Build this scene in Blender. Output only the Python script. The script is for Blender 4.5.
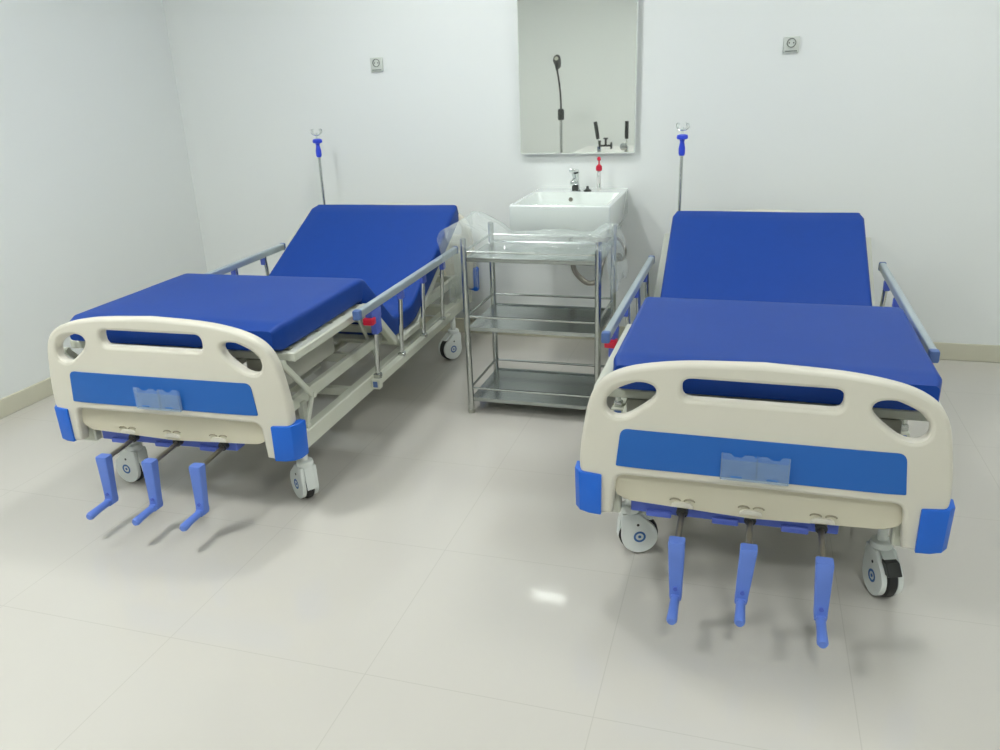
import bpy, bmesh, math, random
from math import sin, cos, pi
from mathutils import Vector, Matrix, noise
random.seed(7)
for o in list(bpy.data.objects): bpy.data.objects.remove(o, do_unlink=True)
scene = bpy.context.scene
COL = scene.collection

# ---------------------------------------------------------------- camera
F, PITCH, ROLL, H, YAW = 807.99, .356, .038, 1.43, .304
fwh = Vector((-sin(YAW), cos(YAW), 0)); rh = Vector((cos(YAW), sin(YAW), 0))
fw = fwh*cos(PITCH) + Vector((0, 0, -sin(PITCH)))
up = fwh*sin(PITCH) + Vector((0, 0, cos(PITCH)))
rt2 = rh*cos(ROLL) - up*sin(ROLL); up2 = rh*sin(ROLL) + up*cos(ROLL)
cd = bpy.data.cameras.new('camera'); cam = bpy.data.objects.new('camera', cd); COL.objects.link(cam)
m = Matrix((rt2, up2, -fw)).transposed().to_4x4(); m.translation = Vector((0, 0, H))
cam.matrix_world = m
cd.sensor_width = 36; cd.lens = 36*F/1000; cd.clip_start = .02
scene.camera = cam
# ---------------------------------------------------------------- world, exposure, lamp strength
wd = bpy.data.worlds.new('world'); scene.world = wd; wd.use_nodes = True
wd.node_tree.nodes['Background'].inputs[0].default_value = (.9, 1, .95, 1)
wd.node_tree.nodes['Background'].inputs[1].default_value = .3
vs = scene.view_settings
vs.view_transform = 'Standard'; vs.look = 'None'; vs.gamma = 1; vs.use_curve_mapping = False
vs.exposure = .05
LAMP = 26.5
LAMP_COL = (.965, 1.0, .98, 1)
LAMPS = [(-1.4, 3.12, .78, .15), (.8, 2.9, .74, .3), (-2.35, 1.0, 1.65, .3), (.6, -.2, 1.25, .3)]
CEIL = 2.75
WY, WX = 4.33, -3.30        # wall behind the sink, wall on the left
WXR, WYB = 2.3, -1.9

# ---------------------------------------------------------------- materials
def lin(r, g, b):
    f = lambda c: (c/255/12.92) if c/255 <= .04045 else ((c/255+.055)/1.055)**2.4
    return (f(r), f(g), f(b), 1)
def mat(name, col, rough=.5, metal=0, spec=.5, coat=0, nscale=0, namt=0, bump=0, bscale=200, sheen=0):
    m = bpy.data.materials.new(name); m.use_nodes = True
    nt = m.node_tree; b = nt.nodes['Principled BSDF']
    b.inputs['Roughness'].default_value = rough; b.inputs['Metallic'].default_value = metal
    b.inputs['Specular IOR Level'].default_value = spec; b.inputs['Coat Weight'].default_value = coat
    b.inputs['Sheen Weight'].default_value = sheen
    b.inputs['Base Color'].default_value = col
    tc = nt.nodes.new('ShaderNodeTexCoord')
    if namt:
        n = nt.nodes.new('ShaderNodeTexNoise'); n.inputs['Scale'].default_value = nscale or 5
        nt.links.new(tc.outputs['Object'], n.inputs['Vector'])
        mx = nt.nodes.new('ShaderNodeMix'); mx.data_type = 'RGBA'
        mx.inputs[6].default_value = [c*(1-namt) for c in col[:3]]+[1]
        mx.inputs[7].default_value = [min(1, c*(1+namt)) for c in col[:3]]+[1]
        nt.links.new(n.outputs['Fac'], mx.inputs[0]); nt.links.new(mx.outputs[2], b.inputs['Base Color'])
    if bump:
        n = nt.nodes.new('ShaderNodeTexNoise'); n.inputs['Scale'].default_value = bscale
        nt.links.new(tc.outputs['Object'], n.inputs['Vector'])
        bp = nt.nodes.new('ShaderNodeBump'); bp.inputs['Strength'].default_value = bump; bp.inputs['Distance'].default_value = .002
        nt.links.new(n.outputs['Fac'], bp.inputs['Height']); nt.links.new(bp.outputs[0], b.inputs['Normal'])
    return m
M = {}
M['wall'] = mat('painted_wall', lin(232, 235, 233), .7, nscale=1.5, namt=.01, bump=.05, bscale=60)
M['ceil'] = mat('ceiling_paint', lin(225, 228, 226), .8, namt=.01)
M['skirt'] = mat('baseboard_tile', lin(205, 202, 182), .3, namt=.04, nscale=8)
M['cream'] = mat('cream_plastic', lin(214, 210, 196), .38, namt=.02, nscale=4)
M['cream2'] = mat('cream_plastic_recess', lin(208, 202, 180), .45, namt=.02, nscale=4)
M['frame'] = mat('ivory_powder_coated_steel', lin(205, 207, 192), .4, namt=.03, nscale=10)
M['mat'] = mat('blue_mattress_cloth', lin(5, 60, 146), .5, spec=.32, nscale=30, namt=.06, bump=.15, bscale=500)
M['inlay'] = mat('bright_blue_panel', lin(30, 98, 180), .42, spec=.4, namt=.02, nscale=6)
M['bumper'] = mat('bright_blue_bumper', lin(14, 100, 208), .45, namt=.02, nscale=6)
M['crank'] = mat('periwinkle_plastic', lin(98, 130, 214), .42, namt=.03, nscale=20)
M['plate'] = mat('violet_blue_plate', lin(82, 104, 196), .45, namt=.03, nscale=20)
M['steel'] = mat('stainless_steel', (.55, .57, .55, 1), .22, metal=1, namt=.04, nscale=6)
M['shelf'] = mat('brushed_shelf_steel', (.42, .45, .44, 1), .24, metal=1, namt=.06, nscale=5)
M['rod'] = mat('dull_steel_rod', (.36, .34, .30, 1), .35, metal=1, namt=.05, nscale=30)
M['alu'] = mat('pale_aluminium', lin(184, 196, 202), .32, metal=.55, namt=.03, nscale=10)
M['chrome'] = mat('chrome', (.75, .78, .77, 1), .08, metal=1, namt=.01)
M['black'] = mat('black_rubber', (.012, .012, .012, 1), .55, namt=.2, nscale=30)
M['dark'] = mat('dark_plastic', (.03, .032, .03, 1), .4, namt=.1, nscale=30)
M['white'] = mat('white_plastic', lin(226, 230, 226), .35, namt=.01)
M['ceramic'] = mat('white_ceramic', lin(232, 238, 234), .12, coat=.5, namt=.01)
M['red'] = mat('red_plastic', lin(205, 30, 60), .4, namt=.03)
M['cap'] = mat('slate_blue_cap', lin(84, 112, 168), .4, namt=.03)
M['mark'] = mat('blue_print', lin(60, 110, 170), .5, namt=.02)
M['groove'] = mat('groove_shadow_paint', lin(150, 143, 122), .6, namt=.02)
M['collar'] = mat('deep_blue_collar', lin(44, 72, 214), .4, namt=.03)
M['socket'] = mat('socket_plastic', lin(205, 210, 203), .35, namt=.01)
M['sockin'] = mat('socket_recess_plastic', lin(120, 128, 120), .5, namt=.02)
M['mirror'] = mat('mirror_glass', (.94, .96, .925, 1), .015, metal=1, namt=.002)
M['grey'] = mat('grey_casting', lin(172, 172, 160), .4, namt=.05, nscale=12)
M['vinyl'] = mat('white_vinyl', lin(232, 232, 228), .5, namt=.02)
def emis(name, col, s):
    m = bpy.data.materials.new(name); m.use_nodes = True; nt = m.node_tree
    nt.nodes.remove(nt.nodes['Principled BSDF'])
    e = nt.nodes.new('ShaderNodeEmission'); e.inputs[0].default_value = col; e.inputs[1].default_value = s
    nt.links.new(e.outputs[0], nt.nodes['Material Output'].inputs[0]); return m
def film(name, col, fac, rough=.12, k=.4):
    m = bpy.data.materials.new(name); m.use_nodes = True; nt = m.node_tree
    b = nt.nodes['Principled BSDF']; b.inputs['Base Color'].default_value = col; b.inputs['Roughness'].default_value = rough
    b.inputs['Specular IOR Level'].default_value = .8
    t = nt.nodes.new('ShaderNodeBsdfTransparent'); t.inputs[0].default_value = (.97, .985, .98, 1)
    mx = nt.nodes.new('ShaderNodeMixShader')
    lw = nt.nodes.new('ShaderNodeLayerWeight'); lw.inputs[0].default_value = .35
    mr = nt.nodes.new('ShaderNodeMapRange'); mr.inputs[3].default_value = fac; mr.inputs[4].default_value = min(1, fac+k)
    nt.links.new(lw.outputs['Facing'], mr.inputs[0]); nt.links.new(mr.outputs[0], mx.inputs[0])
    nt.links.new(t.outputs[0], mx.inputs[1]); nt.links.new(b.outputs[0], mx.inputs[2])
    nt.links.new(mx.outputs[0], nt.nodes['Material Output'].inputs[0]); return m
M['film'] = film('clear_plastic_film', (.86, .92, .90, 1), .15, .09, .28)
M['pocket'] = film('clear_pocket_plastic', (.45, .62, .92, 1), .13, .25, .2)
M['bottle'] = film('clear_bottle_plastic', (.92, .88, .86, 1), .35, .1)

# polished floor tiles, 0.59 m, thin grout lines
def floor_mat():
    m = bpy.data.materials.new('polished_floor_tile'); m.use_nodes = True; nt = m.node_tree; L = nt.links.new
    b = nt.nodes['Principled BSDF']
    tc = nt.nodes.new('ShaderNodeTexCoord'); mp = nt.nodes.new('ShaderNodeMapping'); mp.vector_type = 'POINT'
    mp.inputs['Location'].default_value = (.27/.592+20, -1.492/.592+20, 0); mp.inputs['Scale'].default_value = (1/.592, 1/.592, 1)
    L(tc.outputs['Object'], mp.inputs[0])
    sp = nt.nodes.new('ShaderNodeSeparateXYZ'); L(mp.outputs[0], sp.inputs[0])
    def line(sock, w):
        fr = nt.nodes.new('ShaderNodeMath'); fr.operation = 'FRACT'; L(sock, fr.inputs[0])
        s = nt.nodes.new('ShaderNodeMath'); s.operation = 'SUBTRACT'; L(fr.outputs[0], s.inputs[0]); s.inputs[1].default_value = .5
        a = nt.nodes.new('ShaderNodeMath'); a.operation = 'ABSOLUTE'; L(s.outputs[0], a.inputs[0])
        g = nt.nodes.new('ShaderNodeMath'); g.operation = 'GREATER_THAN'; L(a.outputs[0], g.inputs[0]); g.inputs[1].default_value = .5-w
        return g.outputs[0]
    mxm = nt.nodes.new('ShaderNodeMath'); mxm.operation = 'MAXIMUM'
    L(line(sp.outputs[0], .0022), mxm.inputs[0]); L(line(sp.outputs[1], .0022), mxm.inputs[1])
    n = nt.nodes.new('ShaderNodeTexNoise'); n.inputs['Scale'].default_value = 1.6; n.inputs['Detail'].default_value = 4
    L(tc.outputs['Object'], n.inputs['Vector'])
    c = nt.nodes.new('ShaderNodeMix'); c.data_type = 'RGBA'; c.inputs[6].default_value = lin(196, 192, 184); c.inputs[7].default_value = lin(203, 199, 191)
    L(n.outputs['Fac'], c.inputs[0])
    g = nt.nodes.new('ShaderNodeMix'); g.data_type = 'RGBA'; L(c.outputs[2], g.inputs[6]); g.inputs[7].default_value = lin(172, 168, 158)
    gm = nt.nodes.new('ShaderNodeMath'); gm.operation = 'MULTIPLY'; L(mxm.outputs[0], gm.inputs[0]); gm.inputs[1].default_value = .42
    L(gm.outputs[0], g.inputs[0]); L(g.outputs[2], b.inputs['Base Color'])
    b.inputs['Roughness'].default_value = .075; b.inputs['Specular IOR Level'].default_value = .5
    return m
M['floor'] = floor_mat()

# ---------------------------------------------------------------- mesh helpers
def link(name, me, m, parent=None, smooth=True, ang=35):
    if smooth:
        me.shade_smooth(); me.set_sharp_from_angle(angle=math.radians(ang))
    me.materials.clear(); me.materials.append(M[m] if isinstance(m, str) else m)
    o = bpy.data.objects.new(name, me); COL.objects.link(o)
    if parent: o.parent = parent
    return o
def obj(name, bm, m, parent=None, smooth=True, ang=35):
    bmesh.ops.recalc_face_normals(bm, faces=bm.faces)
    me = bpy.data.meshes.new(name); bm.to_mesh(me); bm.free()
    return link(name, me, m, parent, smooth, ang)
def tag(o, label=None, cat=None, group=None, kind=None):
    if label: o['label'] = label
    if cat: o['category'] = cat
    if group: o['group'] = group
    if kind: o['kind'] = kind
    return o
def empty(name, loc=(0, 0, 0), rz=0):
    o = bpy.data.objects.new(name, None); COL.objects.link(o); o.location = loc; o.rotation_euler = (0, 0, rz)
    o.empty_display_size = .1; return o
def BM(): return bmesh.new()
def box(bm, x0, x1, y0, y1, z0, z1, bev=0, seg=2, mtx=None):
    r = bmesh.ops.create_cube(bm, size=1); vs = r['verts']
    for v in vs: v.co = Vector((x0+(v.co.x+.5)*(x1-x0), y0+(v.co.y+.5)*(y1-y0), z0+(v.co.z+.5)*(z1-z0)))
    if bev:
        es = list({e for v in vs for e in v.link_edges})
        rr = bmesh.ops.bevel(bm, geom=es, offset=bev, segments=seg, affect='EDGES', profile=.5)
        vs = list({v for f in rr['faces'] for v in f.verts} | {v for v in vs if v.is_valid})
    if mtx is not None:
        for v in vs: v.co = mtx @ v.co
    return vs
def tube(bm, pts, r, n=12, closed=False, caps=True):
    """round tube along pts; r is a number or one number per point"""
    pts = [Vector(p) for p in pts]; N = len(pts)
    rs = r if isinstance(r, (list, tuple)) else [r]*N
    rings = []; prev = None
    for i, p in enumerate(pts):
        a = pts[(i-1) % N] if (closed or i > 0) else pts[i]
        c = pts[(i+1) % N] if (closed or i < N-1) else pts[i]
        t = (c-a).normalized()
        if prev is None:
            u = t.cross(Vector((0, 0, 1)))
            if u.length < .05: u = t.cross(Vector((1, 0, 0)))
            u.normalize()
        else:
            u = (prev - t*prev.dot(t)).normalized()
        prev = u; w = t.cross(u)
        rings.append([bm.verts.new(p + (u*cos(2*pi*k/n)+w*sin(2*pi*k/n))*rs[i]) for k in range(n)])
    M_ = N if closed else N-1
    for i in range(M_):
        A, B = rings[i], rings[(i+1) % N]
        for k in range(n): bm.faces.new((A[k], A[(k+1) % n], B[(k+1) % n], B[k]))
    if caps and not closed:
        bm.faces.new(rings[0][::-1]); bm.faces.new(rings[-1])
def flat_bar(bm, p, q, w, h, side=(1, 0, 0), bev=.003):
    """rectangular bar from p to q: w across along side, h the other way"""
    p, q = Vector(p), Vector(q); t = (q-p).normalized(); s = Vector(side); s = (s-t*s.dot(t)).normalized(); n = t.cross(s)
    mt = Matrix((s, n, t)).transposed().to_4x4(); mt.translation = p
    box(bm, -w/2, w/2, -h/2, h/2, 0, (q-p).length, bev, 1, mt)
def lathe(bm, prof, n=24, mtx=None, cap=True):
    rings = []
    for r, z in prof:
        rings.append([bm.verts.new(Vector((r*cos(2*pi*k/n), r*sin(2*pi*k/n), z))) for k in range(n)])
    for A, B in zip(rings, rings[1:]):
        for k in range(n): bm.faces.new((A[k], A[(k+1) % n], B[(k+1) % n], B[k]))
    if cap: bm.faces.new(rings[0][::-1]); bm.faces.new(rings[-1])
    if mtx is not None:
        for R in rings:
            for v in R: v.co = mtx @ v.co
def prism(bm, poly, d0, d1, axis='y', bev=0, seg=2):
    """polygon extruded along an axis. axis y: poly=(x,z); x: poly=(y,z); z: poly=(x,y)"""
    def P(a, b, d): return {'y': (a, d, b), 'x': (d, a, b), 'z': (a, b, d)}[axis]
    A = [bm.verts.new(P(a, b, d0)) for a, b in poly]; B = [bm.verts.new(P(a, b, d1)) for a, b in poly]
    n = len(poly); fs = [bm.faces.new(A), bm.faces.new(B[::-1])]
    for k in range(n): fs.append(bm.faces.new((A[k], B[k], B[(k+1) % n], A[(k+1) % n])))
    if bev:
        es = [e for e in set(e for f in fs[:2] for e in f.edges)]
        bmesh.ops.bevel(bm, geom=es, offset=bev, segments=seg, affect='EDGES', profile=.5)
def spline(pts, k=6, closed=True):
    n = len(pts); out = []
    rng = range(n) if closed else range(n-1)
    for i in rng:
        if closed: p0, p1, p2, p3 = pts[(i-1) % n], pts[i], pts[(i+1) % n], pts[(i+2) % n]
        else: p0, p1, p2, p3 = pts[max(0, i-1)], pts[i], pts[i+1], pts[min(n-1, i+2)]
        for j in range(k):
            t = j/k
            out.append(tuple(.5*((2*b)+(-a+c)*t+(2*a-5*b+4*c-d)*t*t+(-a+3*b-3*c+d)*t**3) for a, b, c, d in zip(p0, p1, p2, p3)))
    if not closed: out.append(tuple(pts[-1]))
    return out
def fillet(pts, r, k=5, closed=True):
    """round polygon corners; r number or list"""
    n = len(pts); out = []
    rs = r if isinstance(r, (list, tuple)) else [r]*n
    for i in range(n):
        p = Vector(pts[i])
        if (not closed and i in (0, n-1)) or rs[i] <= 0: out.append(tuple(p)); continue
        a, b = Vector(pts[(i-1) % n]), Vector(pts[(i+1) % n])
        da, db = (a-p), (b-p); ra = min(rs[i], da.length*.48, db.length*.48)
        A = p+da.normalized()*ra; B = p+db.normalized()*ra
        for j in range(k+1):
            t = j/k; out.append(tuple((A*(1-t)+p*t)*(1-t)+(p*(1-t)+B*t)*t))
    return out

# ---------------------------------------------------------------- room shell
def struct(name, bm, m):
    return tag(obj(name, bm, m, smooth=False), kind='structure')
b = BM(); box(b, WX-.1, WXR+.1, WYB-.1, WY+.1, -.1, 0); struct('floor', b, 'floor')
b = BM(); box(b, WX-.1, WXR+.1, WYB-.1, WY+.1, CEIL, CEIL+.1); struct('ceiling', b, 'ceil')
b = BM(); box(b, WX-.1, WXR+.1, WY, WY+.1, 0, CEIL); struct('wall_back', b, 'wall')
b = BM(); box(b, WX-.1, WX, WYB, WY, 0, CEIL); struct('wall_left', b, 'wall')
b = BM(); box(b, WXR, WXR+.1, WYB, WY, 0, CEIL); struct('wall_right', b, 'wall')
b = BM(); box(b, WX-.1, WXR+.1, WYB-.1, WYB, 0, CEIL); struct('wall_front', b, 'wall')
def bboard(name, *a):
    b = BM(); box(b, *a, .003, 1); struct(name, b, 'skirt')
bboard('baseboard_back', WX, WXR, WY-.012, WY, 0, .088)
bboard('baseboard_left', WX, WX+.012, WYB, WY-.012, 0, .088)
bboard('baseboard_right', WXR-.012, WXR, WYB, WY-.012, 0, .088)
bboard('baseboard_front', WX+.012, WXR-.012, WYB, WYB+.012, 0, .088)

# ceiling lamps (above the frame, left-bed panel seen by reflection, last two added to brighten walls)
for i, (lx, ly, s, h) in enumerate(LAMPS):
    where = ['above the left bed', 'above the right bed', 'out of view, added to brighten the left wall', 'behind the viewer, added to brighten the wall in the mirror'][i]
    root = tag(empty('ceiling_light', (lx, ly, CEIL)), 'square white LED ceiling panel '+where, 'ceiling light', 'LED ceiling panels')
    b = BM(); e = h-.012
    for a in ((-h, h, -h, -e), (-h, h, e, h), (-h, -e, -e, e), (e, h, -e, e)): box(b, *a, -.03, -.001)
    obj('frame', b, 'white', root, False)
    b = BM(); box(b, -e, e, -e, e, -.022, -.001)
    obj('diffuser', b, emis('led_diffuser', LAMP_COL, LAMP*s*4*(.145/e)**2), root, False)

# ---------------------------------------------------------------- hospital bed
def bend(x, c=.022): 
    t = max(0, (abs(x)-.27)/.205); return c*t*t
HALF = [(.405, .256), (.462, .262), (.476, .385), (.462, .46), (.448, .54), (.436, .61), (.418, .655), (.375, .693), (.30, .716), (.18, .732), (0, .740)]
def board_mesh(name):
    cu = bpy.data.curves.new(name, 'CURVE'); cu.dimensions = '2D'; cu.fill_mode = 'BOTH'
    right = [(.372, .262), (.405, .256), (.462, .262), (.474, .30)]
    side = spline([(.455, .27), (.455, .36), (.466, .392), (.463, .46), (.453, .53), (.438, .60), (.412, .648), (.365, .682), (.295, .705), (.18, .721), (0, .729)], 5, False)
    arch = fillet([(.295, .388), (.362, .388), (.372, .262)], [0, .06, 0], 6, False)
    outer = side + [(-x, z) for x, z in side[::-1][1:]] + [(-.450, .262), (-.405, .256)]
    outer += [(-x, z) for x, z in arch[::-1]] + [(0, .390)] + arch + [(.405, .256), (.450, .262)]
    def ring(pts):
        s = cu.splines.new('POLY'); s.points.add(len(pts)-1); s.use_cyclic_u = True
        for p, q in zip(s.points, pts): p.co = (q[0], q[1], 0, 1)
    ring(outer)
    slot = fillet([(-.196, .679), (.196, .679), (.196, .620), (-.196, .620)], .027, 6)
    slot = [(x, z+.004-.0*x) for x, z in slot]; ring(slot)
    hole = [(.258, .640), (.268, .660), (.30, .667), (.345, .658), (.378, .636), (.394, .605), (.392, .575), (.368, .560), (.335, .566), (.30, .590), (.272, .615)]
    hole = [(x+.001, z-.004) for x, z in hole]; hole = spline(hole, 4); ring(hole); ring([(-x, z) for x, z in hole])
    cu.extrude = .0105; cu.bevel_depth = .011; cu.bevel_resolution = 3; cu.offset = -.010
    o = bpy.data.objects.new('tmp', cu); COL.objects.link(o)
    me = bpy.data.meshes.new_from_object(o); bpy.data.objects.remove(o); bpy.data.curves.remove(cu)
    bm = bmesh.new(); bm.from_mesh(me); bpy.data.meshes.remove(me)
    for v in bm.verts: v.co = Vector((v.co.x, v.co.z+.0215, v.co.y))
    for xx in [k*.03+.27 for k in range(0, 7)]:
        for s in (-1, 1):
            bmesh.ops.bisect_plane(bm, geom=bm.verts[:]+bm.edges[:]+bm.faces[:], plane_co=(s*xx, 0, 0), plane_no=(1, 0, 0))
    # thick rounded grab rim along the top
    rim = spline([(-.432, .52), (-.418, .595), (-.393, .636), (-.353, .664), (-.29, .686), (-.18, .701), (0, .708), (.18, .701), (.29, .686), (.353, .664), (.393, .636), (.418, .595), (.432, .52)], 5, False)
    tube(bm, [(x, .0215, z) for x, z in rim], [.012+.0095*min(1, i/8, (len(rim)-1-i)/8) for i in range(len(rim))], 12)
    # raised lips under the slot and around the lower part of the side holes
    tube(bm, [(x, .010, .617) for x in [-.21+.42*i/20 for i in range(21)]], [.008*min(1, .25+i/4, .25+(20-i)/4) for i in range(21)], 8)
    for s in (-1, 1):
        lip = [h for h in hole if h[1] < .632 and True]
        lip = spline([(.266, .605), (.294, .578), (.330, .556), (.368, .549), (.398, .566), (.406, .60)], 5, False)
        tube(bm, [(s*x, .010, z) for x, z in lip], .009, 8)
        # rear stiffening flange down each end of the board
    for v in bm.verts: v.co.y += bend(v.co.x)
    return bm
def bumper_bm(s, z0=.254, z1=.380):
    bm = BM()
    pl = [(.402, -.007), (.44, -.007), (.468, -.004), (.484, .016), (.487, .062), (.464, .066), (.458, .038), (.402, .030)]
    pts = [(s*x, y+(bend(x) if y < .06 else .018)) for x, y in pl]
    prism(bm, pts, z0, z1, 'z', .004, 2)
    for v in bm.verts:
        t = (v.co.z-z0)/(z1-z0)
        v.co.x -= s*.003*(1-t)*(1 if abs(v.co.x) > .43 else 0)
    return bm
def board(root, name, head=False):
    bm = board_mesh(name)
    # upright skirt set back behind the arch
    if head: pass
    o = obj(name, bm, 'cream', root, ang=40)
    bm = BM()
    sk = fillet([(-.375, .402), (.375, .402), (.375, .33), (.345, .300), (0, .286), (-.345, .300), (-.375, .33)], [0, 0, .02, .02, 0, .02, .02], 4)
    prism(bm, sk, .026, .046, 'y', .003, 1); 
    obj('lower_skirt', bm, 'cream2', o)
    bm = BM()
    inl = fillet([(-.350, .528), (.350, .528), (.362, .416), (-.362, .416)], [.022, .022, .004, .004], 5)
    n = 24; 
    prism(bm, inl, -.003, .004, 'y')
    bmesh.ops.triangulate(bm, faces=[f for f in bm.faces if len(f.verts) > 4])
    for k in range(1, 12):
        for s in (-1, 1): bmesh.ops.bisect_plane(bm, geom=bm.verts[:]+bm.edges[:]+bm.faces[:], plane_co=(s*(.25+k*.01), 0, 0), plane_no=(1, 0, 0))
    for v in bm.verts: v.co.y += bend(v.co.x)
    obj('blue_inlay', bm, 'inlay', o)
    for s in (-1, 1): obj('corner_bumper', bumper_bm(s), 'bumper', o)
    if not head:
        # clear pocket for a record card
        bm = BM()
        pk = [(-.085, .418), (-.085, .494), (-.062, .494), (-.052, .484), (-.034, .484), (-.026, .492), (-.006, .492), (.004, .484), (.012, .492), (.030, .492), (.040, .484), (.058, .484), (.066, .494), (.085, .494), (.085, .418)]
        prism(bm, pk, -.020, -.0165, 'y'); prism(bm, pk[:1]+[(-.085, .47), (.085, .47)]+pk[-1:], -.008, -.0055, 'y')
        for x in (-.085, .003, .0815): box(bm, x, x+.0035, -.0165, -.006, .418, .488)
        box(bm, -.085, .085, -.0165, -.006, .416, .4195)
        pkt = obj('document_pocket', bm, 'pocket', o, False)
        bm = BM()
        for x in (-.045, .045):
            bm = BM(); box(bm, x-.014, x+.014, -.0215, -.0202, .427, .431); obj('slot_mark', bm, 'mark', pkt, False)
        # moulded hoods above the cranks
        for x in (-.181, 0, .181):
            bm = BM()
            for s in (-1, 1):
                arc = [(x+s*(.019+.014*cos(a)), .024, .316+.006*sin(a)) for a in [pi*j/8 for j in range(9)]]
                tube(bm, arc, .0022, 6)
            obj('hood_rim', bm, 'groove', o)
            bm = BM(); poly = [(x-.030, .298), (x+.030, .298), (x+.028, .306)]+[(x+.022-.0055*k, .311+.003*sin(pi*k/8)) for k in range(9)]+[(x-.028, .306)]
            prism(bm, poly, .018, .030, 'y', .002, 1); obj('crank_hood', bm, 'cream', o)
    return o
def mirror_obj_back(o, y, dz):
    o.rotation_euler = (0, 0, pi); o.location = (0, y, dz)

def caster(root, x, y, ang, brake=True):
    """twin-cover caster; local +y = trailing direction of the wheel, wheel axis along local x"""
    R = .0625; ty = .028
    circ = [(ty+.056*cos(a), R+.056*sin(a)) for a in [2*pi*k/40 for k in range(40)]]
    pts = circ + [(-.026, .142), (.026, .142), (-.030, .12), (.034, .125)]
    # convex hull
    pts = sorted(set(pts))
    def half(ps):
        h = []
        for p in ps:
            while len(h) > 1 and (h[-1][0]-h[-2][0])*(p[1]-h[-2][1])-(h[-1][1]-h[-2][1])*(p[0]-h[-2][0]) <= 0: h.pop()
            h.append(p)
        return h
    hull = half(pts)[:-1]+half(pts[::-1])[:-1]
    bm = BM()
    for s in (-1, 1): prism(bm, hull, s*.0165, s*.031, 'x', .005, 2)
    top = fillet([(-.038, .070), (-.034, .100), (-.028, .142), (.028, .142), (.052, .128), (.036, .126), (-.004, .122)], 0)
    prism(bm, [(-.037, .055), (-.034, .100), (-.027, .142), (.028, .142), (.075, .115), (.060, .112), (.028, .1275), (-.004, .118), (-.026, .098), (-.034, .075)], -.0165, .0165, 'x')
    lathe(bm, [(.0, .138), (.029, .138), (.031, .146), (.029, .158), (.024, .162), (0, .162)], 20, cap=False)
    lathe(bm, [(.014, .160), (.014, .245)], 14)
    o = obj('caster', bm, 'white', root, ang=40)
    bm = BM(); rot = Matrix.Rotation(pi/2, 4, 'Y'); rot.translation = Vector((0, ty, R))
    lathe(bm, [(.030, -.015), (.056, -.015), (.0615, -.010), (.0625, 0), (.0615, .010), (.056, .015), (.030, .015)], 36, rot)
    obj('tyre', bm, 'black', o)
    for s in (-1, 1):
        bm = BM(); mt = Matrix.Rotation(s*pi/2, 4, 'Y'); mt.translation = Vector((s*.0312, ty, R))
        lathe(bm, [(.0125, 0), (.0125, .0008), (.019, .0008), (.019, 0)], 24, mt, False)
        lathe(bm, [(0, .0008), (.005, .0008), (.005, 0)], 16, mt, False)
        obj('blue_ring_mark', bm, 'mark', o)
        bm = BM(); mt2 = mt.copy(); mt2.translation = Vector((s*.0312, ty-.006, R+.042)); 
        lathe(bm, [(0, .001), (.0045, .001), (.0045, 0)], 10, mt2, False); obj('axle_screw', bm, 'dark', o)
    if brake:
        bm = BM(); prism(bm, [(.045, .128), (.070, .128), (.094, .098), (.084, .092), (.076, .100), (.066, .084), (.048, .098)], -.02, .02, 'x', .003, 1)
        obj('brake_pedal', bm, 'dark', o)
    o.location = (x, y, 0); o.rotation_euler = (0, 0, ang)
    return o

def side_rail(root, s):
    """folding guard rail; s=-1 left, 1 right"""
    X = s*.487; Z = .606; y0, y1 = .555, 1.72
    bm = BM(); flat = fillet([(-.013, -.017), (.013, -.017), (.013, .017), (-.013, .017)], .009, 4)
    A = [[bm.verts.new((X+a, y, Z+c)) for a, c in flat] for y in (y0, y1)]
    n = len(flat)
    for k in range(n): bm.faces.new((A[0][k], A[0][(k+1) % n], A[1][(k+1) % n], A[1][k]))
    bm.faces.new(A[0][::-1]); bm.faces.new(A[1])
    r = obj('side_rail', bm, 'alu', root)
    bm = BM(); box(bm, s*.452, s*.482, .715, 1.64, .262, .300, .004, 1); obj('rail_channel', bm, 'frame', r)
    bm = BM(); box(bm, X-.0145, X+.0145, y0-.028, y0+.004, Z-.019, Z+.019, .006, 2)
    obj('end_cap', bm, 'cap', r)
    bm = BM(); box(bm, X-.0145, X+.0145, y1-.004, y1+.014, Z-.019, Z+.019, .006, 2); obj('end_cap', bm, 'cap', r)
    for i, y in enumerate((.715, .98, 1.255, 1.525)):
        xb = s*.468; yt = y
        bm = BM(); tube(bm, [(xb, y, .290), (xb+s*.004, y, .40), (X-s*.004, y, .595)], .0095, 10)
        obj('rail_post', bm, 'steel', r)
        bm = BM(); box(bm, xb-.014, xb+.014, y-.016, y+.016, .285, .312, .004, 1); obj('post_foot', bm, 'steel', r)
        bm = BM()
        if i == 0:
            box(bm, X-.016, X+.014, y-.075, y+.018, .548, .592, .005, 2)
            box(bm, X-.016, X+.012, y-.034, y+.018, .484, .556, .006, 2)
        else: box(bm, X-.015, X+.009, y-.016, y+.016, .552, .592, .005, 2)
        obj('bracket', bm, 'plate', r)
    bm = BM(); box(bm, X-.021, X+.021, .625, .662, .538, .566, .005, 2); obj('release_button', bm, 'red', r)
    bm = BM(); box(bm, s*.446, s*.486, .685, .716, .250, .292, .004, 1); ec = obj('channel_end', bm, 'frame', r)
    bm = BM(); box(bm, s*.456, s*.477, .6835, .687, .258, .284, .002, 1); obj('blue_plug', bm, 'cap', r)
    return r

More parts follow.
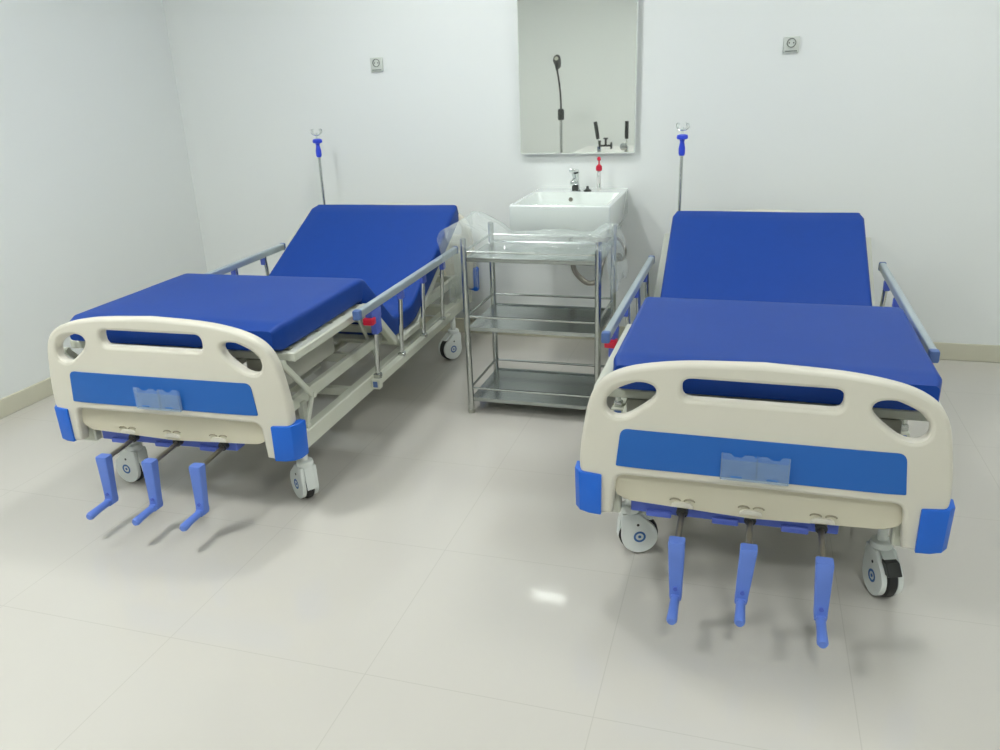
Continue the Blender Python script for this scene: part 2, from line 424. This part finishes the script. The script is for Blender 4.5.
def mattress(root, cx0, cx1):
    """one folded foam mattress: foot section, thigh drop, seat, raised back"""
    top = [(.095, .688), (.795, .686), (1.03, .455), (1.22, .462), (1.85, .818)]
    T = .092
    path = fillet(top, [0, .03, .03, .04, 0], 5, False)
    P = [Vector((0, a, c)) for a, c in path]
    out = []
    for i in range(len(P)-1):
        L = (P[i+1]-P[i]).length; k = max(1, int(L/.04))
        for j in range(k): out.append(P[i].lerp(P[i+1], j/k))
    out.append(P[-1]); P = out; N = len(P)
    Wd = .412
    # rounded section
    sec = fillet([(-Wd, 0), (-Wd, -T), (Wd, -T), (Wd, 0)], .018, 4)
    full = []
    for i in range(len(sec)):
        a, b2 = sec[i], sec[(i+1) % len(sec)]
        full.append(a); L = math.dist(a, b2)
        if L > .1:
            for k in range(1, 12): full.append((a[0]+(b2[0]-a[0])*k/12, a[1]+(b2[1]-a[1])*k/12))
    bm = BM(); rings = []
    for i, p in enumerate(P):
        a = P[max(0, i-1)]; c = P[min(N-1, i+1)]; t = (c-a).normalized(); nrm = Vector((0, -t.z, t.y))
        cx = cx0+(cx1-cx0)*min(1, max(0, (p.y-.8)/1.05)); wsc = 1.0-.012*min(1, max(0, (p.y-1.2)/.6))
        inset = 0
        d = min((p-P[0]).length, (p-P[-1]).length)
        if i in (0, N-1): inset = .012
        ring = []
        for x, z in full:
            zz = z*(1-2*inset/T)-inset if inset else z
            q = p + nrm*zz; xx = x*wsc*(1-inset/Wd)
            nz = noise.noise(Vector((xx*3.2, q.y*3.2, 4.1)))*.003
            ring.append(bm.verts.new((cx+xx, q.y, q.z+nz)))
        rings.append(ring)
    n = len(full)
    for A, B in zip(rings, rings[1:]):
        for k in range(n): bm.faces.new((A[k], A[(k+1) % n], B[(k+1) % n], B[k]))
    # end walls pushed out a little
    for R_, sgn, ii in ((rings[0], -1, 0), (rings[-1], 1, N-1)):
        f = bm.faces.new(R_ if sgn > 0 else R_[::-1])
        t = (P[1]-P[0]).normalized()*-1 if ii == 0 else (P[-1]-P[-2]).normalized()
        r = bmesh.ops.inset_region(bm, faces=[f], thickness=.006, depth=0)
        for v in f.verts: v.co += t*.004
    o = obj('mattress', bm, 'mat', root, ang=50)
    # piped seam round the side of the mattress
    return o

def bed(loc, rz, label, cx0, cx1, tilts, casters, slat_tilt=0):
    root = tag(empty('hospital_bed', loc, rz), label, 'hospital bed', 'three-crank hospital beds')
    board(root, 'footboard')
    hb = board(root, 'headboard', True); mirror_obj_back(hb, 2.165, .044)
    # --- chassis
    bm = BM()
    for s in (-1, 1):
        box(bm, s*.425-.020, s*.425+.020, .06, 2.10, .236, .300, .004, 1)
        for y in (.055, 2.075): box(bm, s*.385-.03, s*.385+.03, y, y+.035, .236, .52, .004, 1)
    for y in (.215, 1.80): box(bm, -.41, .41, y-.022, y+.022, .240, .290, .004, 1)
    for y in (.62, 1.36): box(bm, -.41, .41, y-.015, y+.015, .246, .280, .003, 1)
    obj('chassis', bm, 'frame', root, ang=30)
    # --- fixed bed base resting above the chassis
    bm = BM()
    for s in (-1, 1):
        box(bm, s*.375-.012, s*.375+.012, .11, 2.04, .355, .400, .003, 1)
        for y in (.24, 1.30, 1.95): box(bm, s*.388-.011, s*.388+.011, y-.014, y+.014, .295, .372, .002, 1)
    for y in (.12, .70, 1.02, 1.28, 2.03): box(bm, -.375, .375, y-.012, y+.012, .358, .394, .002, 1)
    obj('base_frame', bm, 'frame', root, ang=30)
    # --- raised leg section: tray with edge rails
    def tray(name, p, q, w=.432, ins=.03):
        bm = BM(); p, q = Vector((0, *p)), Vector((0, *q)); t = (q-p).normalized(); nrm = Vector((0, -t.z, t.y)); L = (q-p).length
        mt = Matrix((Vector((1, 0, 0)), t, nrm)).transposed().to_4x4(); mt.translation = p
        for s in (-1, 1): box(bm, s*w-.017, s*w+.017, 0, L, -.030, .002, .004, 1, mt)
        box(bm, -w, w, 0, .03, -.028, -.002, .003, 1, mt); box(bm, -w, w, L-.03, L, -.028, -.002, .003, 1, mt)
        k = max(2, int(L/.09))
        for i in range(1, k): box(bm, -w, w, L*i/k-.036, L*i/k+.036, -.010, -.003, .002, 1, mt)
        return obj(name, bm, 'frame', root, ang=30)
    tray('leg_section', (.13, .592), (.745, .592))
    tray('thigh_section', (.765, .575), (1.00, .365))
    tray('seat_section', (1.005, .360), (1.265, .360))
    tray('back_section', (1.25, .362), (1.85, .706), .428)
    # --- lifting linkage, both sides
    for s in (-1, 1):
        bm = BM(); x = s*.425
        flat_bar(bm, (x, .085, .570), (x, .255, .395), .012, .022); flat_bar(bm, (x, .255, .402), (x, .190, .300), .012, .020)
        for p in ((.085, .570), (.255, .397), (.190, .305)): 
            mt = Matrix.Rotation(pi/2, 4, 'Y'); mt.translation = Vector((x-.01, *p)); lathe(bm, [(.012, 0), (.012, .02)], 12, mt)
        obj('lift_link', bm, 'frame', root, ang=30); bm = BM()
        flat_bar(bm, (s*.36, .80, .52), (s*.36, .95, .285), .010, .02)
        obj('thigh_link', bm, 'frame', root, ang=30); bm = BM()
        flat_bar(bm, (s*.30, 1.62, .52), (s*.30, 1.42, .285), .010, .02)
        obj('back_link', bm, 'frame', root, ang=30)
    for x, y1 in ((-.181, .95), (0, .78), (.181, 1.45)):
        bm = BM(); tube(bm, [(x, .06, .330), (x, y1, .335)], .014, 12)
        box(bm, x-.030, x+.030, y1-.30, y1-.06, .312, .356, .004, 1)
        obj('screw_drive', bm, 'grey', root)
    # grey trays under the leg section
    for s in (-1, 1):
        bm = BM(); box(bm, s*.30-.06, s*.30+.06, .16, .58, .44, .55, .006, 2); box(bm, s*.3-.012, s*.3+.012, .20, .54, .39, .445)
        obj('linkage_cover', bm, 'grey', root)
    # --- blue bearing plate under the footboard
    bm = BM(); box(bm, -.325, .225, .055, .105, .250, .298, .003, 1)
    bp = obj('bearing_plate', bm, 'plate', root)
    for x in (-.181, 0, .181):
        bm = BM(); box(bm, x-.10, x-.03, .045, .070, .244, .262, .003, 1); obj('bearing_block', bm, 'plate', bp)
        bm = BM(); mt = Matrix.Rotation(pi/2, 4, 'X'); mt.translation = Vector((x, .055, .272)); lathe(bm, [(.016, 0), (.016, .018)], 14, mt); obj('bearing_boss', bm, 'dark', bp)
    # --- three cranks
    for x, (t, zt, zk, sh_) in zip((-.181, 0, .181), tilts):
        bm = BM(); tube(bm, [(x, .07, .270), (x, -.095, zt-.018)], .0085, 10)
        c = obj('crank', bm, 'rod', root)
        tx = sin(t); 
        def Q(z): return x+(z-.281)*-tx*1.0
        bm = BM()
        prof = [(.292, .0205, .016), (.285, .0215, .018), (.25, .0205, .016), (.21, .0195, .015), (.16, .018, .014), (.125, .0165, .015), (.105, .0165, .016), (.093, .015, .014)]
        rings = []
        prof = [(zk-.002+(z-.093)*(zt-zk)/(.292-.093), w, d) for z, w, d in prof]
        for z, w, d in prof:
            cy = -.108+.004*(.3-z)/.2
            rings.append([bm.verts.new((Q(z)+a*w, cy+b_*d, z)) for a, b_ in fillet([(-1, -1), (1, -1), (1, 1), (-1, 1)], .3, 3)])
        for A, B in zip(rings, rings[1:]):
            for k in range(len(A)): bm.faces.new((A[k], A[(k+1) % len(A)], B[(k+1) % len(A)], B[k]))
        bm.faces.new(rings[0][::-1]); bm.faces.new(rings[-1])
        arm = obj('crank_arm', bm, 'crank', c)
        bm = BM(); xk = Q(zk); zk += .006; tube(bm, [(xk, -.100, zk), (xk, -.130, zk), (xk, -.168+sh_, zk-.001), (xk, -.210+sh_, zk-.004), (xk, -.217+sh_, zk-.004)], [.012, .0125, .0125, .0140, .010], 12)
        box(bm, xk-.012, xk+.012, -.130, -.095, zk-.012, zk+.012, .003, 1)
        obj('crank_grip', bm, 'crank', c)
        bm = BM(); mt = Matrix.Rotation(pi/2, 4, 'X'); mt.translation = Vector((Q(zk+.03), -.1195, zk+.03)); lathe(bm, [(.006, 0), (.006, .004)], 10, mt); obj('hinge_pin', bm, 'plate', c)
    mattress(root, cx0, cx1)
    for x, y, a, br in casters: caster(root, x, y, a, br)
    for s in (-1, 1): side_rail(root, s)
    # --- drip pole at the head, left corner
    bm = BM(); tube(bm, [(-.402, 2.085, .30), (-.402, 2.085, 1.075)], .0075, 12); 
    ivp = obj('drip_pole', bm, 'steel', root)
    bm = BM(); mt = Matrix.Translation((-.402, 2.085, 0))
    lathe(bm, [(.012, 1.035), (.0155, 1.045), (.0155, 1.07), (.0125, 1.085), (.010, 1.098), (.013, 1.108), (.025, 1.112), (.027, 1.12), (.024, 1.130), (.010, 1.134)], 16, mt)
    obj('lock_collar', bm, 'collar', ivp)
    bm = BM(); tube(bm, [(-.402, 2.085, 1.13), (-.402, 2.085, 1.165)], .005, 8)
    for k in range(4):
        a = pi/4+k*pi/2+.3; d = Vector((cos(a), sin(a), 0)); o_ = Vector((-.402, 2.085, 1.150))
        tube(bm, [o_, o_+d*.02+Vector((0, 0, .004)), o_+d*.036+Vector((0, 0, .016)), o_+d*.034+Vector((0, 0, .030)), o_+d*.026+Vector((0, 0, .034))], .0026, 6)
    obj('bag_hook', bm, 'chrome', ivp)
    bm = BM(); box(bm, -.418, -.386, 2.068, 2.102, .46, .50, .003, 1); obj('pole_socket', bm, 'grey', ivp)
    return root

bed((.0611, 1.980, 0), -.008, 'hospital bed with blue mattress in the right half of the room, nearest the viewer',   .018, -.002, ((.02, .276, .095, 0), (-.06, .282, .112, .012), (.03, .270, .096, 0)),
    [(-.355, .245, -1.25, False), (.362, .215, pi+.35, True), (-.39, 1.80, 2.6, False), (.39, 1.80, .4, False)])
bed((-1.8465, 2.071, 0), .027, 'hospital bed with blue mattress on the left, between the left wall and the steel trolley', -.002, .066, ((-.055, .276, .097, 0), (-.06, .276, .097, 0), (-.065, .276, .097, 0)),
    [(-.335, .205, 1.45, False), (.388, .205, .9, False), (-.39, 1.80, 2.6, False), (.425, 1.80, 2.55, False)])

# ---------------------------------------------------------------- steel trolley
cx0, cx1, cy0, cy1 = -1.138, -.565, 3.18, 3.57
tr = tag(empty('steel_trolley', (-.85, 3.375, 0)), 'stainless steel three-shelf trolley standing between the two beds in front of the washbasin', 'trolley')
off = Vector((.85, -3.375, 0))
def shift(bm):
    for v in bm.verts: v.co += off
    return bm
for x in (cx0, cx1):
    for y in (cy0, cy1):
        bm = BM(); tube(bm, [(x, y, .012), (x, y, .786)], .0135, 16); post = obj('post', shift(bm), 'steel', tr)
        bm = BM(); lathe(bm, [(.0145, 0), (.016, .004), (.015, .02)], 14, Matrix.Translation(Vector((x, y, 0))+off)); obj('rubber_foot', bm, 'grey', post)
        bm = BM(); lathe(bm, [(.0135, .785), (.0135, .790), (.008, .793)], 14, Matrix.Translation(Vector((x, y, 0))+off)); obj('post_cap', bm, 'steel', post)
for z, rz in ((.690, .736), (.385, .452), (.055, .120)):
    bm = BM()
    box(bm, cx0, cx1, cy0, cy1, z+.012, z+.015)
    for a in ((cx0, cx1, cy0-.002, cy0+.006), (cx0, cx1, cy1-.006, cy1+.002), (cx0-.002, cx0+.006, cy0, cy1), (cx1-.006, cx1+.002, cy0, cy1)): box(bm, *a, z+.003, z+.016, .001, 1)
    for y in (cy0, cy1): box(bm, cx0, cx1, y-.004, y+.004, z+.016, z+.021)
    sh = obj('shelf', shift(bm), 'shelf', tr, False)
    bm = BM(); 
    tube(bm, [(cx0, cy0, rz), (cx1, cy0, rz)], .0055, 8); tube(bm, [(cx0, cy1, rz), (cx1, cy1, rz)], .0055, 8)
    tube(bm, [(cx0, cy0, rz), (cx0, cy1, rz)], .0055, 8); tube(bm, [(cx1, cy0, rz), (cx1, cy1, rz)], .0055, 8)
    obj('guard_rail', shift(bm), 'steel', sh)

# crumpled clear film lying over the top shelf and hanging off its ends
def film_sheet():
    bm = BM(); nu, nv = 110, 60
    # path across: hangs down left, over the top, down right
    prof = [(-1.215, .50), (-1.225, .62), (-1.235, .74), (-1.232, .812), (-1.195, .838), (-1.13, .815), (-1.03, .765), (-.90, .758), (-.78, .765), (-.66, .757), (-.575, .800), (-.545, .795), (-.528, .74), (-.522, .66), (-.515, .57)]
    pr = spline(prof, 8, False)
    grid = []
    for i in range(nu+1):
        t = i/nu*(len(pr)-1); k = min(len(pr)-2, int(t)); f = t-k
        x = pr[k][0]*(1-f)+pr[k+1][0]*f; z = pr[k][1]*(1-f)+pr[k+1][1]*f
        e = min(1, i/nu*4, (1-i/nu)*5)
        row = []
        for j in range(nv+1):
            w = j/nv; y = 3.145+.455*w + (.08*(1-e))*(.5-w)
            p = Vector((x*5, y*5, z*5))
            a = noise.noise(p*1.0)*.030 + (abs(noise.noise(p*2.2+Vector((3, 1, 7))))-.2)*.028 + noise.noise(p*4.5)*.004
            zz, xx, yy = z, x, y
            if x > -1.20 and x < -.54 and z > .7:
                if w < .10: zz -= (.10-w)/.10*.055; yy += (.10-w)*.06
                if w > .93: zz -= (w-.93)/.07*.03
                zz = max(zz+a, .716)
            else:
                xx += a*.8; zz += (a*.5 if z > .7 else 0); 
            if i == 0 or i == nu: zz += noise.noise(Vector((y*14, i, 0)))*.06
            row.append(bm.verts.new((xx, yy, zz)))
        grid.append(row)
    for A, B in zip(grid, grid[1:]):
        for j in range(nv): bm.faces.new((A[j], B[j], B[j+1], A[j+1]))
    return bm
tag(obj('plastic_film', film_sheet(), 'film', ang=180), 'crumpled clear plastic film draped over the top shelf of the steel trolley', 'plastic wrap')

# ---------------------------------------------------------------- washbasin
sx0, sx1, sy0, sy1, sz = -1.095, -.612, 3.730, WY, .845
def basin():
    bm = BM(); 
    def ring(x0, x1, y0, y1, z, r): return [bm.verts.new((x, y, z)) for x, y in fillet([(x0, y0), (x1, y0), (x1, y1), (x0, y1)], r, 4)]
    R = [ring(sx0+.03, sx1-.03, sy0+.06, sy1, sz-.165, .02), ring(sx0+.008, sx1-.008, sy0+.012, sy1, sz-.150, .02), ring(sx0, sx1, sy0, sy1, sz-.125, .012), ring(sx0, sx1, sy0, sy1, sz-.006, .012), ring(sx0+.005, sx1-.005, sy0+.005, sy1, sz, .012),
         ring(sx0+.022, sx1-.022, sy0+.022, sy1-.150, sz, .02), ring(sx0+.026, sx1-.026, sy0+.028, sy1-.153, sz-.008, .02), ring(sx0+.05, sx1-.05, sy0+.06, sy1-.170, sz-.10, .05), ring(sx0+.12, sx1-.12, sy0+.14, sy1-.22, sz-.112, .05)]
    n = len(R[0])
    for A, B in zip(R, R[1:]):
        for k in range(n): bm.faces.new((A[k], A[(k+1) % n], B[(k+1) % n], B[k]))
    bm.faces.new(R[0][::-1]); bm.faces.new(R[-1])
    return bm
sk = tag(empty('washbasin', (-.853, WY, sz)), 'white ceramic wall-hung washbasin with tap below the mirror', 'washbasin')
off = Vector((.853, -WY, -sz))
obj('basin', shift(basin()), 'ceramic', sk, ang=30)
bm = BM(); mt = Matrix.Rotation(pi/2, 4, 'X'); mt.translation = Vector((-.887, sy1-.156, sz-.036)); lathe(bm, [(.006, 0), (.011, 0), (.011, .008), (.006, .008)], 16, mt, False)
lathe(bm, [(0, .004), (.0065, .004)], 12, mt, False)
obj('overflow_ring', shift(bm), 'rod', sk)
fy = 4.225
bm = BM(); lathe(bm, [(.026, sz), (.026, sz+.006), (.019, sz+.012), (.019, sz+.034), (.0165, sz+.04)], 20, Matrix.Translation((-.870, fy, 0)))
tube(bm, [(-.870, fy, sz+.030), (-.871, fy, sz+.07), (-.873, fy-.004, sz+.092)], [.0165, .0165, .020], 14)
tube(bm, [(-.871, fy, sz+.045), (-.871, fy-.05, sz+.062), (-.871, fy-.105, sz+.055), (-.871, fy-.112, sz+.045)], [.011, .011, .010, .009], 12)
fc = obj('tap', shift(bm), 'chrome', sk)
bm = BM(); box(bm, -.887, -.857, fy-.10, fy+.018, sz+.094, sz+.112, .006, 2); 
for v in bm.verts: v.co.z += (fy-v.co.y)*.12
obj('tap_lever', shift(bm), 'chrome', fc)
bm = BM(); box(bm, -.887, -.853, fy-.028, fy-.018, sz+.003, sz+.034, .003, 1); obj('tap_base_block', shift(bm), 'dark', fc)
bm = BM(); lathe(bm, [(.020, sz), (.022, sz+.004), (.012, sz+.010), (.007, sz+.016), (.008, sz+.022), (.004, sz+.026)], 16, Matrix.Translation((-.808, fy-.01, 0)))
obj('plug', shift(bm), 'dark', sk)
bm = BM(); 
yy = 4.02
tube(bm, [(-.853, yy, sz-.16), (-.853, yy, .60), (-.850, yy, .52), (-.845, yy, .50)], .015, 12)
tube(bm, spline([(-.845, yy, .60), (-.845, yy, .50), (-.82, yy, .445), (-.765, yy, .405), (-.715, yy, .425), (-.70, yy+.01, .50), (-.70, yy+.1, .53), (-.70, 4.31, .53)], 6, False), .014, 12)
lathe(bm, [(.020, .50), (.020, .53)], 14, Matrix.Translation((-.845, yy, 0)))
mt = Matrix.Rotation(pi/2, 4, 'X'); mt.translation = Vector((-.70, WY-.001, .53)); lathe(bm, [(.034, 0), (.032, .006), (.016, .008)], 18, mt)
obj('drain_trap', shift(bm), 'rod', sk)
bm = BM(); tube(bm, spline([(-.66, 4.25, .60), (-.63, 4.22, .585), (-.605, 4.20, .545), (-.615, 4.22, .495), (-.65, 4.25, .478), (-.66, 4.30, .478)], 6, False), .008, 8)
mt = Matrix.Rotation(pi/2, 4, 'X'); mt.translation = Vector((-.66, WY-.001, .478)); lathe(bm, [(.024, 0), (.022, .006), (.012, .008), (.012, .05), (.015, .052), (.015, .062)], 16, mt)
tube(bm, [(-.66, 4.25, .60), (-.665, 4.25, sz-.16)], .006, 8)
tube(bm, [(-.79, 4.27, .475), (-.74, 4.27, .470)], .011, 8)
obj('supply_hose', shift(bm), 'rod', sk)

# slim bottle on the ledge
bt = tag(empty('slim_bottle', (-.752, 4.235, sz+.0008)), 'slim clear bottle with red nozzle standing on the back ledge of the washbasin', 'bottle')
bm = BM(); lathe(bm, [(.010, 0), (.0115, .003), (.0115, .085), (.008, .10)], 16); obj('bottle_body', bm, 'bottle', bt)
bm = BM(); lathe(bm, [(.006, .098), (.0155, .102), (.0165, .112), (.015, .124), (.008, .130), (.004, .134), (.004, .15), (.009, .153), (.010, .163), (.006, .170)], 16); obj('red_nozzle', bm, 'red', bt)
bm = BM()
for z, dx in ((.022, .004), (.033, .006), (.075, .0)): box(bm, dx-.004, dx+.004, -.0125, -.0105, z-.004, z+.004, .001, 1)
obj('print_mark', bm, 'sockin', bt)

# ---------------------------------------------------------------- mirror
mx0, mx1, mz0, mz1 = -1.183, -.581, 1.030, 1.787
mr = tag(empty('wall_mirror', (-.882, WY, mz0)), 'tall rectangular mirror on the wall above the washbasin', 'mirror')
off = Vector((.882, -WY, -mz0))
bm = BM(); box(bm, mx0, mx1, WY-.032, WY-.027, mz0, mz1, .0035, 1); obj('mirror_glass', shift(bm), 'mirror', mr, False)
bm = BM(); box(bm, mx0+.012, mx1-.012, WY-.0268, WY-.0005, mz0+.012, mz1-.012); obj('backing', shift(bm), 'white', mr, False)
bm = BM(); box(bm, mx0-.004, mx0, WY-.034, WY-.024, mz0-.004, mz1+.004); box(bm, mx1, mx1+.004, WY-.034, WY-.024, mz0-.004, mz1+.004)
box(bm, mx0, mx1, WY-.034, WY-.024, mz0-.005, mz0); box(bm, mx0, mx1, WY-.034, WY-.024, mz1, mz1+.004); obj('edge_trim', shift(bm), 'white', mr, False)

# ---------------------------------------------------------------- wall sockets
for x, z, lab in ((-1.992, 1.504, 'small square wall socket above the left bed'), (.140, 1.512, 'small square wall socket above the right bed, right of the mirror')):
    r = tag(empty('wall_socket', (x, WY, z)), lab, 'socket', 'white wall sockets')
    bm = BM(); box(bm, -.036, .036, -.012, 0, -.036, .036, .004, 2)
    obj('socket_plate', bm, 'socket', r)
    bm = BM(); mt = Matrix.Rotation(pi/2, 4, 'X'); mt.translation = Vector((0, -.0105, .008)); lathe(bm, [(.021, 0), (.021, .006), (.018, .006), (.017, .001), (0, .001)], 24, mt, False); rc = obj('socket_recess', bm, 'sockin', r)
    bm = BM()
    for s in (-1, 1):
        mt = Matrix.Rotation(pi/2, 4, 'X'); mt.translation = Vector((s*.0095, -.0113, .008)); lathe(bm, [(.003, 0), (.003, .0012)], 10, mt)
    obj('pin_hole', bm, 'dark', rc)
    bm = BM(); box(bm, -.028, .028, -.0128, -.010, -.031, -.025, .001, 1); obj('lower_lip', bm, 'sockin', r)

# ---------------------------------------------------------------- things behind the camera, seen in the mirror
lp = tag(empty('examination_lamp', (-2.13, -.9, 0)), 'black gooseneck examination lamp on a steel pole, reflected in the mirror', 'lamp')
bm = BM(); 
for k in range(5):
    a = 2*pi*k/5+.3; tube(bm, [(0, 0, .09), (.14*cos(a), .14*sin(a), .075), (.27*cos(a), .27*sin(a), .055)], [.016, .014, .010], 10)
obj('base', bm, 'grey', lp)
for k in range(5):
    a = 2*pi*k/5+.3; bm = BM(); mt = Matrix.Rotation(a, 4, 'Z') @ Matrix.Rotation(pi/2, 4, 'Y'); mt.translation = Vector((.27*cos(a)-.01, .27*sin(a), .026)); lathe(bm, [(.025, 0), (.025, .02)], 16, mt); obj('wheel', bm, 'black', lp)
bm = BM(); tube(bm, [(0, 0, .08), (0, 0, .93)], .016, 14); obj('pole', bm, 'steel', lp)
bm = BM(); lathe(bm, [(.03, .915), (.036, .925), (.036, 1.02), (.028, 1.035)], 20); obj('joint', bm, 'dark', lp)
bm = BM(); tube(bm, spline([(0, 0, 1.03), (.0, 0, 1.12), (-.012, 0, 1.28), (-.040, .0, 1.46)], 6, False), .0105, 12); obj('gooseneck', bm, 'dark', lp)
bm = BM(); mt = Matrix.Translation((-.042, 0, 1.555)) @ Matrix.Rotation(math.radians(78), 4, 'X') @ Matrix.Scale(1, 4)
lathe(bm, [(.012, -.10), (.026, -.085), (.040, -.03), (.044, .02), (.038, .022)], 24, Matrix.Translation((-.042, -.02, 1.55)) @ Matrix.Rotation(math.radians(-62), 4, 'X'))
for v in bm.verts: v.co.z = 1.55+(v.co.z-1.55)*1.35
tube(bm, [(-.040, 0, 1.45), (-.041, 0, 1.50), (-.042, -.01, 1.53)], [.014, .022, .03], 12)
h = obj('lamp_head', bm, 'dark', lp)
bm = BM(); lathe(bm, [(.0, 0), (.022, 0), (.022, .006), (0, .006)], 20, Matrix.Translation((-.042, .018, 1.572)) @ Matrix.Rotation(math.radians(-62), 4, 'X'), False); obj('lens', bm, 'grey', h)

cc = tag(empty('examination_couch', (-1.55, -.85, 0)), 'white examination couch with two black-handled clamps, reflected low in the mirror', 'couch')
off = Vector((1.55, .85, 0))
bm = BM(); box(bm, -1.93, -1.20, -1.35, -.40, .51, .585, .02, 3); obj('padded_top', shift(bm), 'vinyl', cc)
bm = BM()
for x in (-1.90, -1.23):
    box(bm, x-.015, x+.015, -1.33, -.42, .475, .51, .003, 1)
for y in (-1.33, -.42): box(bm, -1.90, -1.23, y-.015, y+.015, .475, .51, .003, 1)
box(bm, -1.885, -1.245, -1.32, -.43, .500, .5095)
obj('couch_frame', shift(bm), 'frame', cc)
for x in (-1.90, -1.23):
    for y in (-1.32, -.43):
        bm = BM(); tube(bm, [(x, y, 0), (x, y, .48)], .018, 12); obj('leg', shift(bm), 'frame', cc)
def clamp(x, lean):
    bm = BM(); box(bm, x-.02, x+.02, -.44, -.40, .52, .66, .004, 1); tube(bm, [(x-.0, -.42, .64), (x-lean*.3, -.42, .74)], .007, 8)
    c = obj('clamp', shift(bm), 'chrome', cc)
    bm = BM(); tube(bm, [(x-lean*.3, -.42, .735), (x-lean*.5, -.42, .80), (x-lean*.9, -.42, .915)], [.019, .021, .020], 12); obj('clamp_handle', shift(bm), 'dark', c)
    return c
c1 = clamp(-1.60, .05); c2 = clamp(-1.305, 0)
bm = BM(); box(bm, -1.60, -1.465, -.43, -.41, .655, .675, .003, 1); box(bm, -1.603, -1.585, -.44, -.40, .63, .72, .003, 1); box(bm, -1.478, -1.460, -.44, -.40, .63, .70, .003, 1)
tube(bm, [(-1.53, -.42, .66), (-1.53, -.42, .75)], .012, 10); tube(bm, [(-1.555, -.42, .74), (-1.505, -.42, .74)], .008, 8)
obj('cross_clamp', shift(bm), 'dark', c1)
bm = BM(); lathe(bm, [(.04, 0), (.04, .02), (.03, .024)], 20, Matrix.Translation(Vector((-1.33, -.40, .655))+off) @ Matrix.Rotation(-pi/2, 4, 'X')); obj('clamp_disc', bm, 'steel', c2)
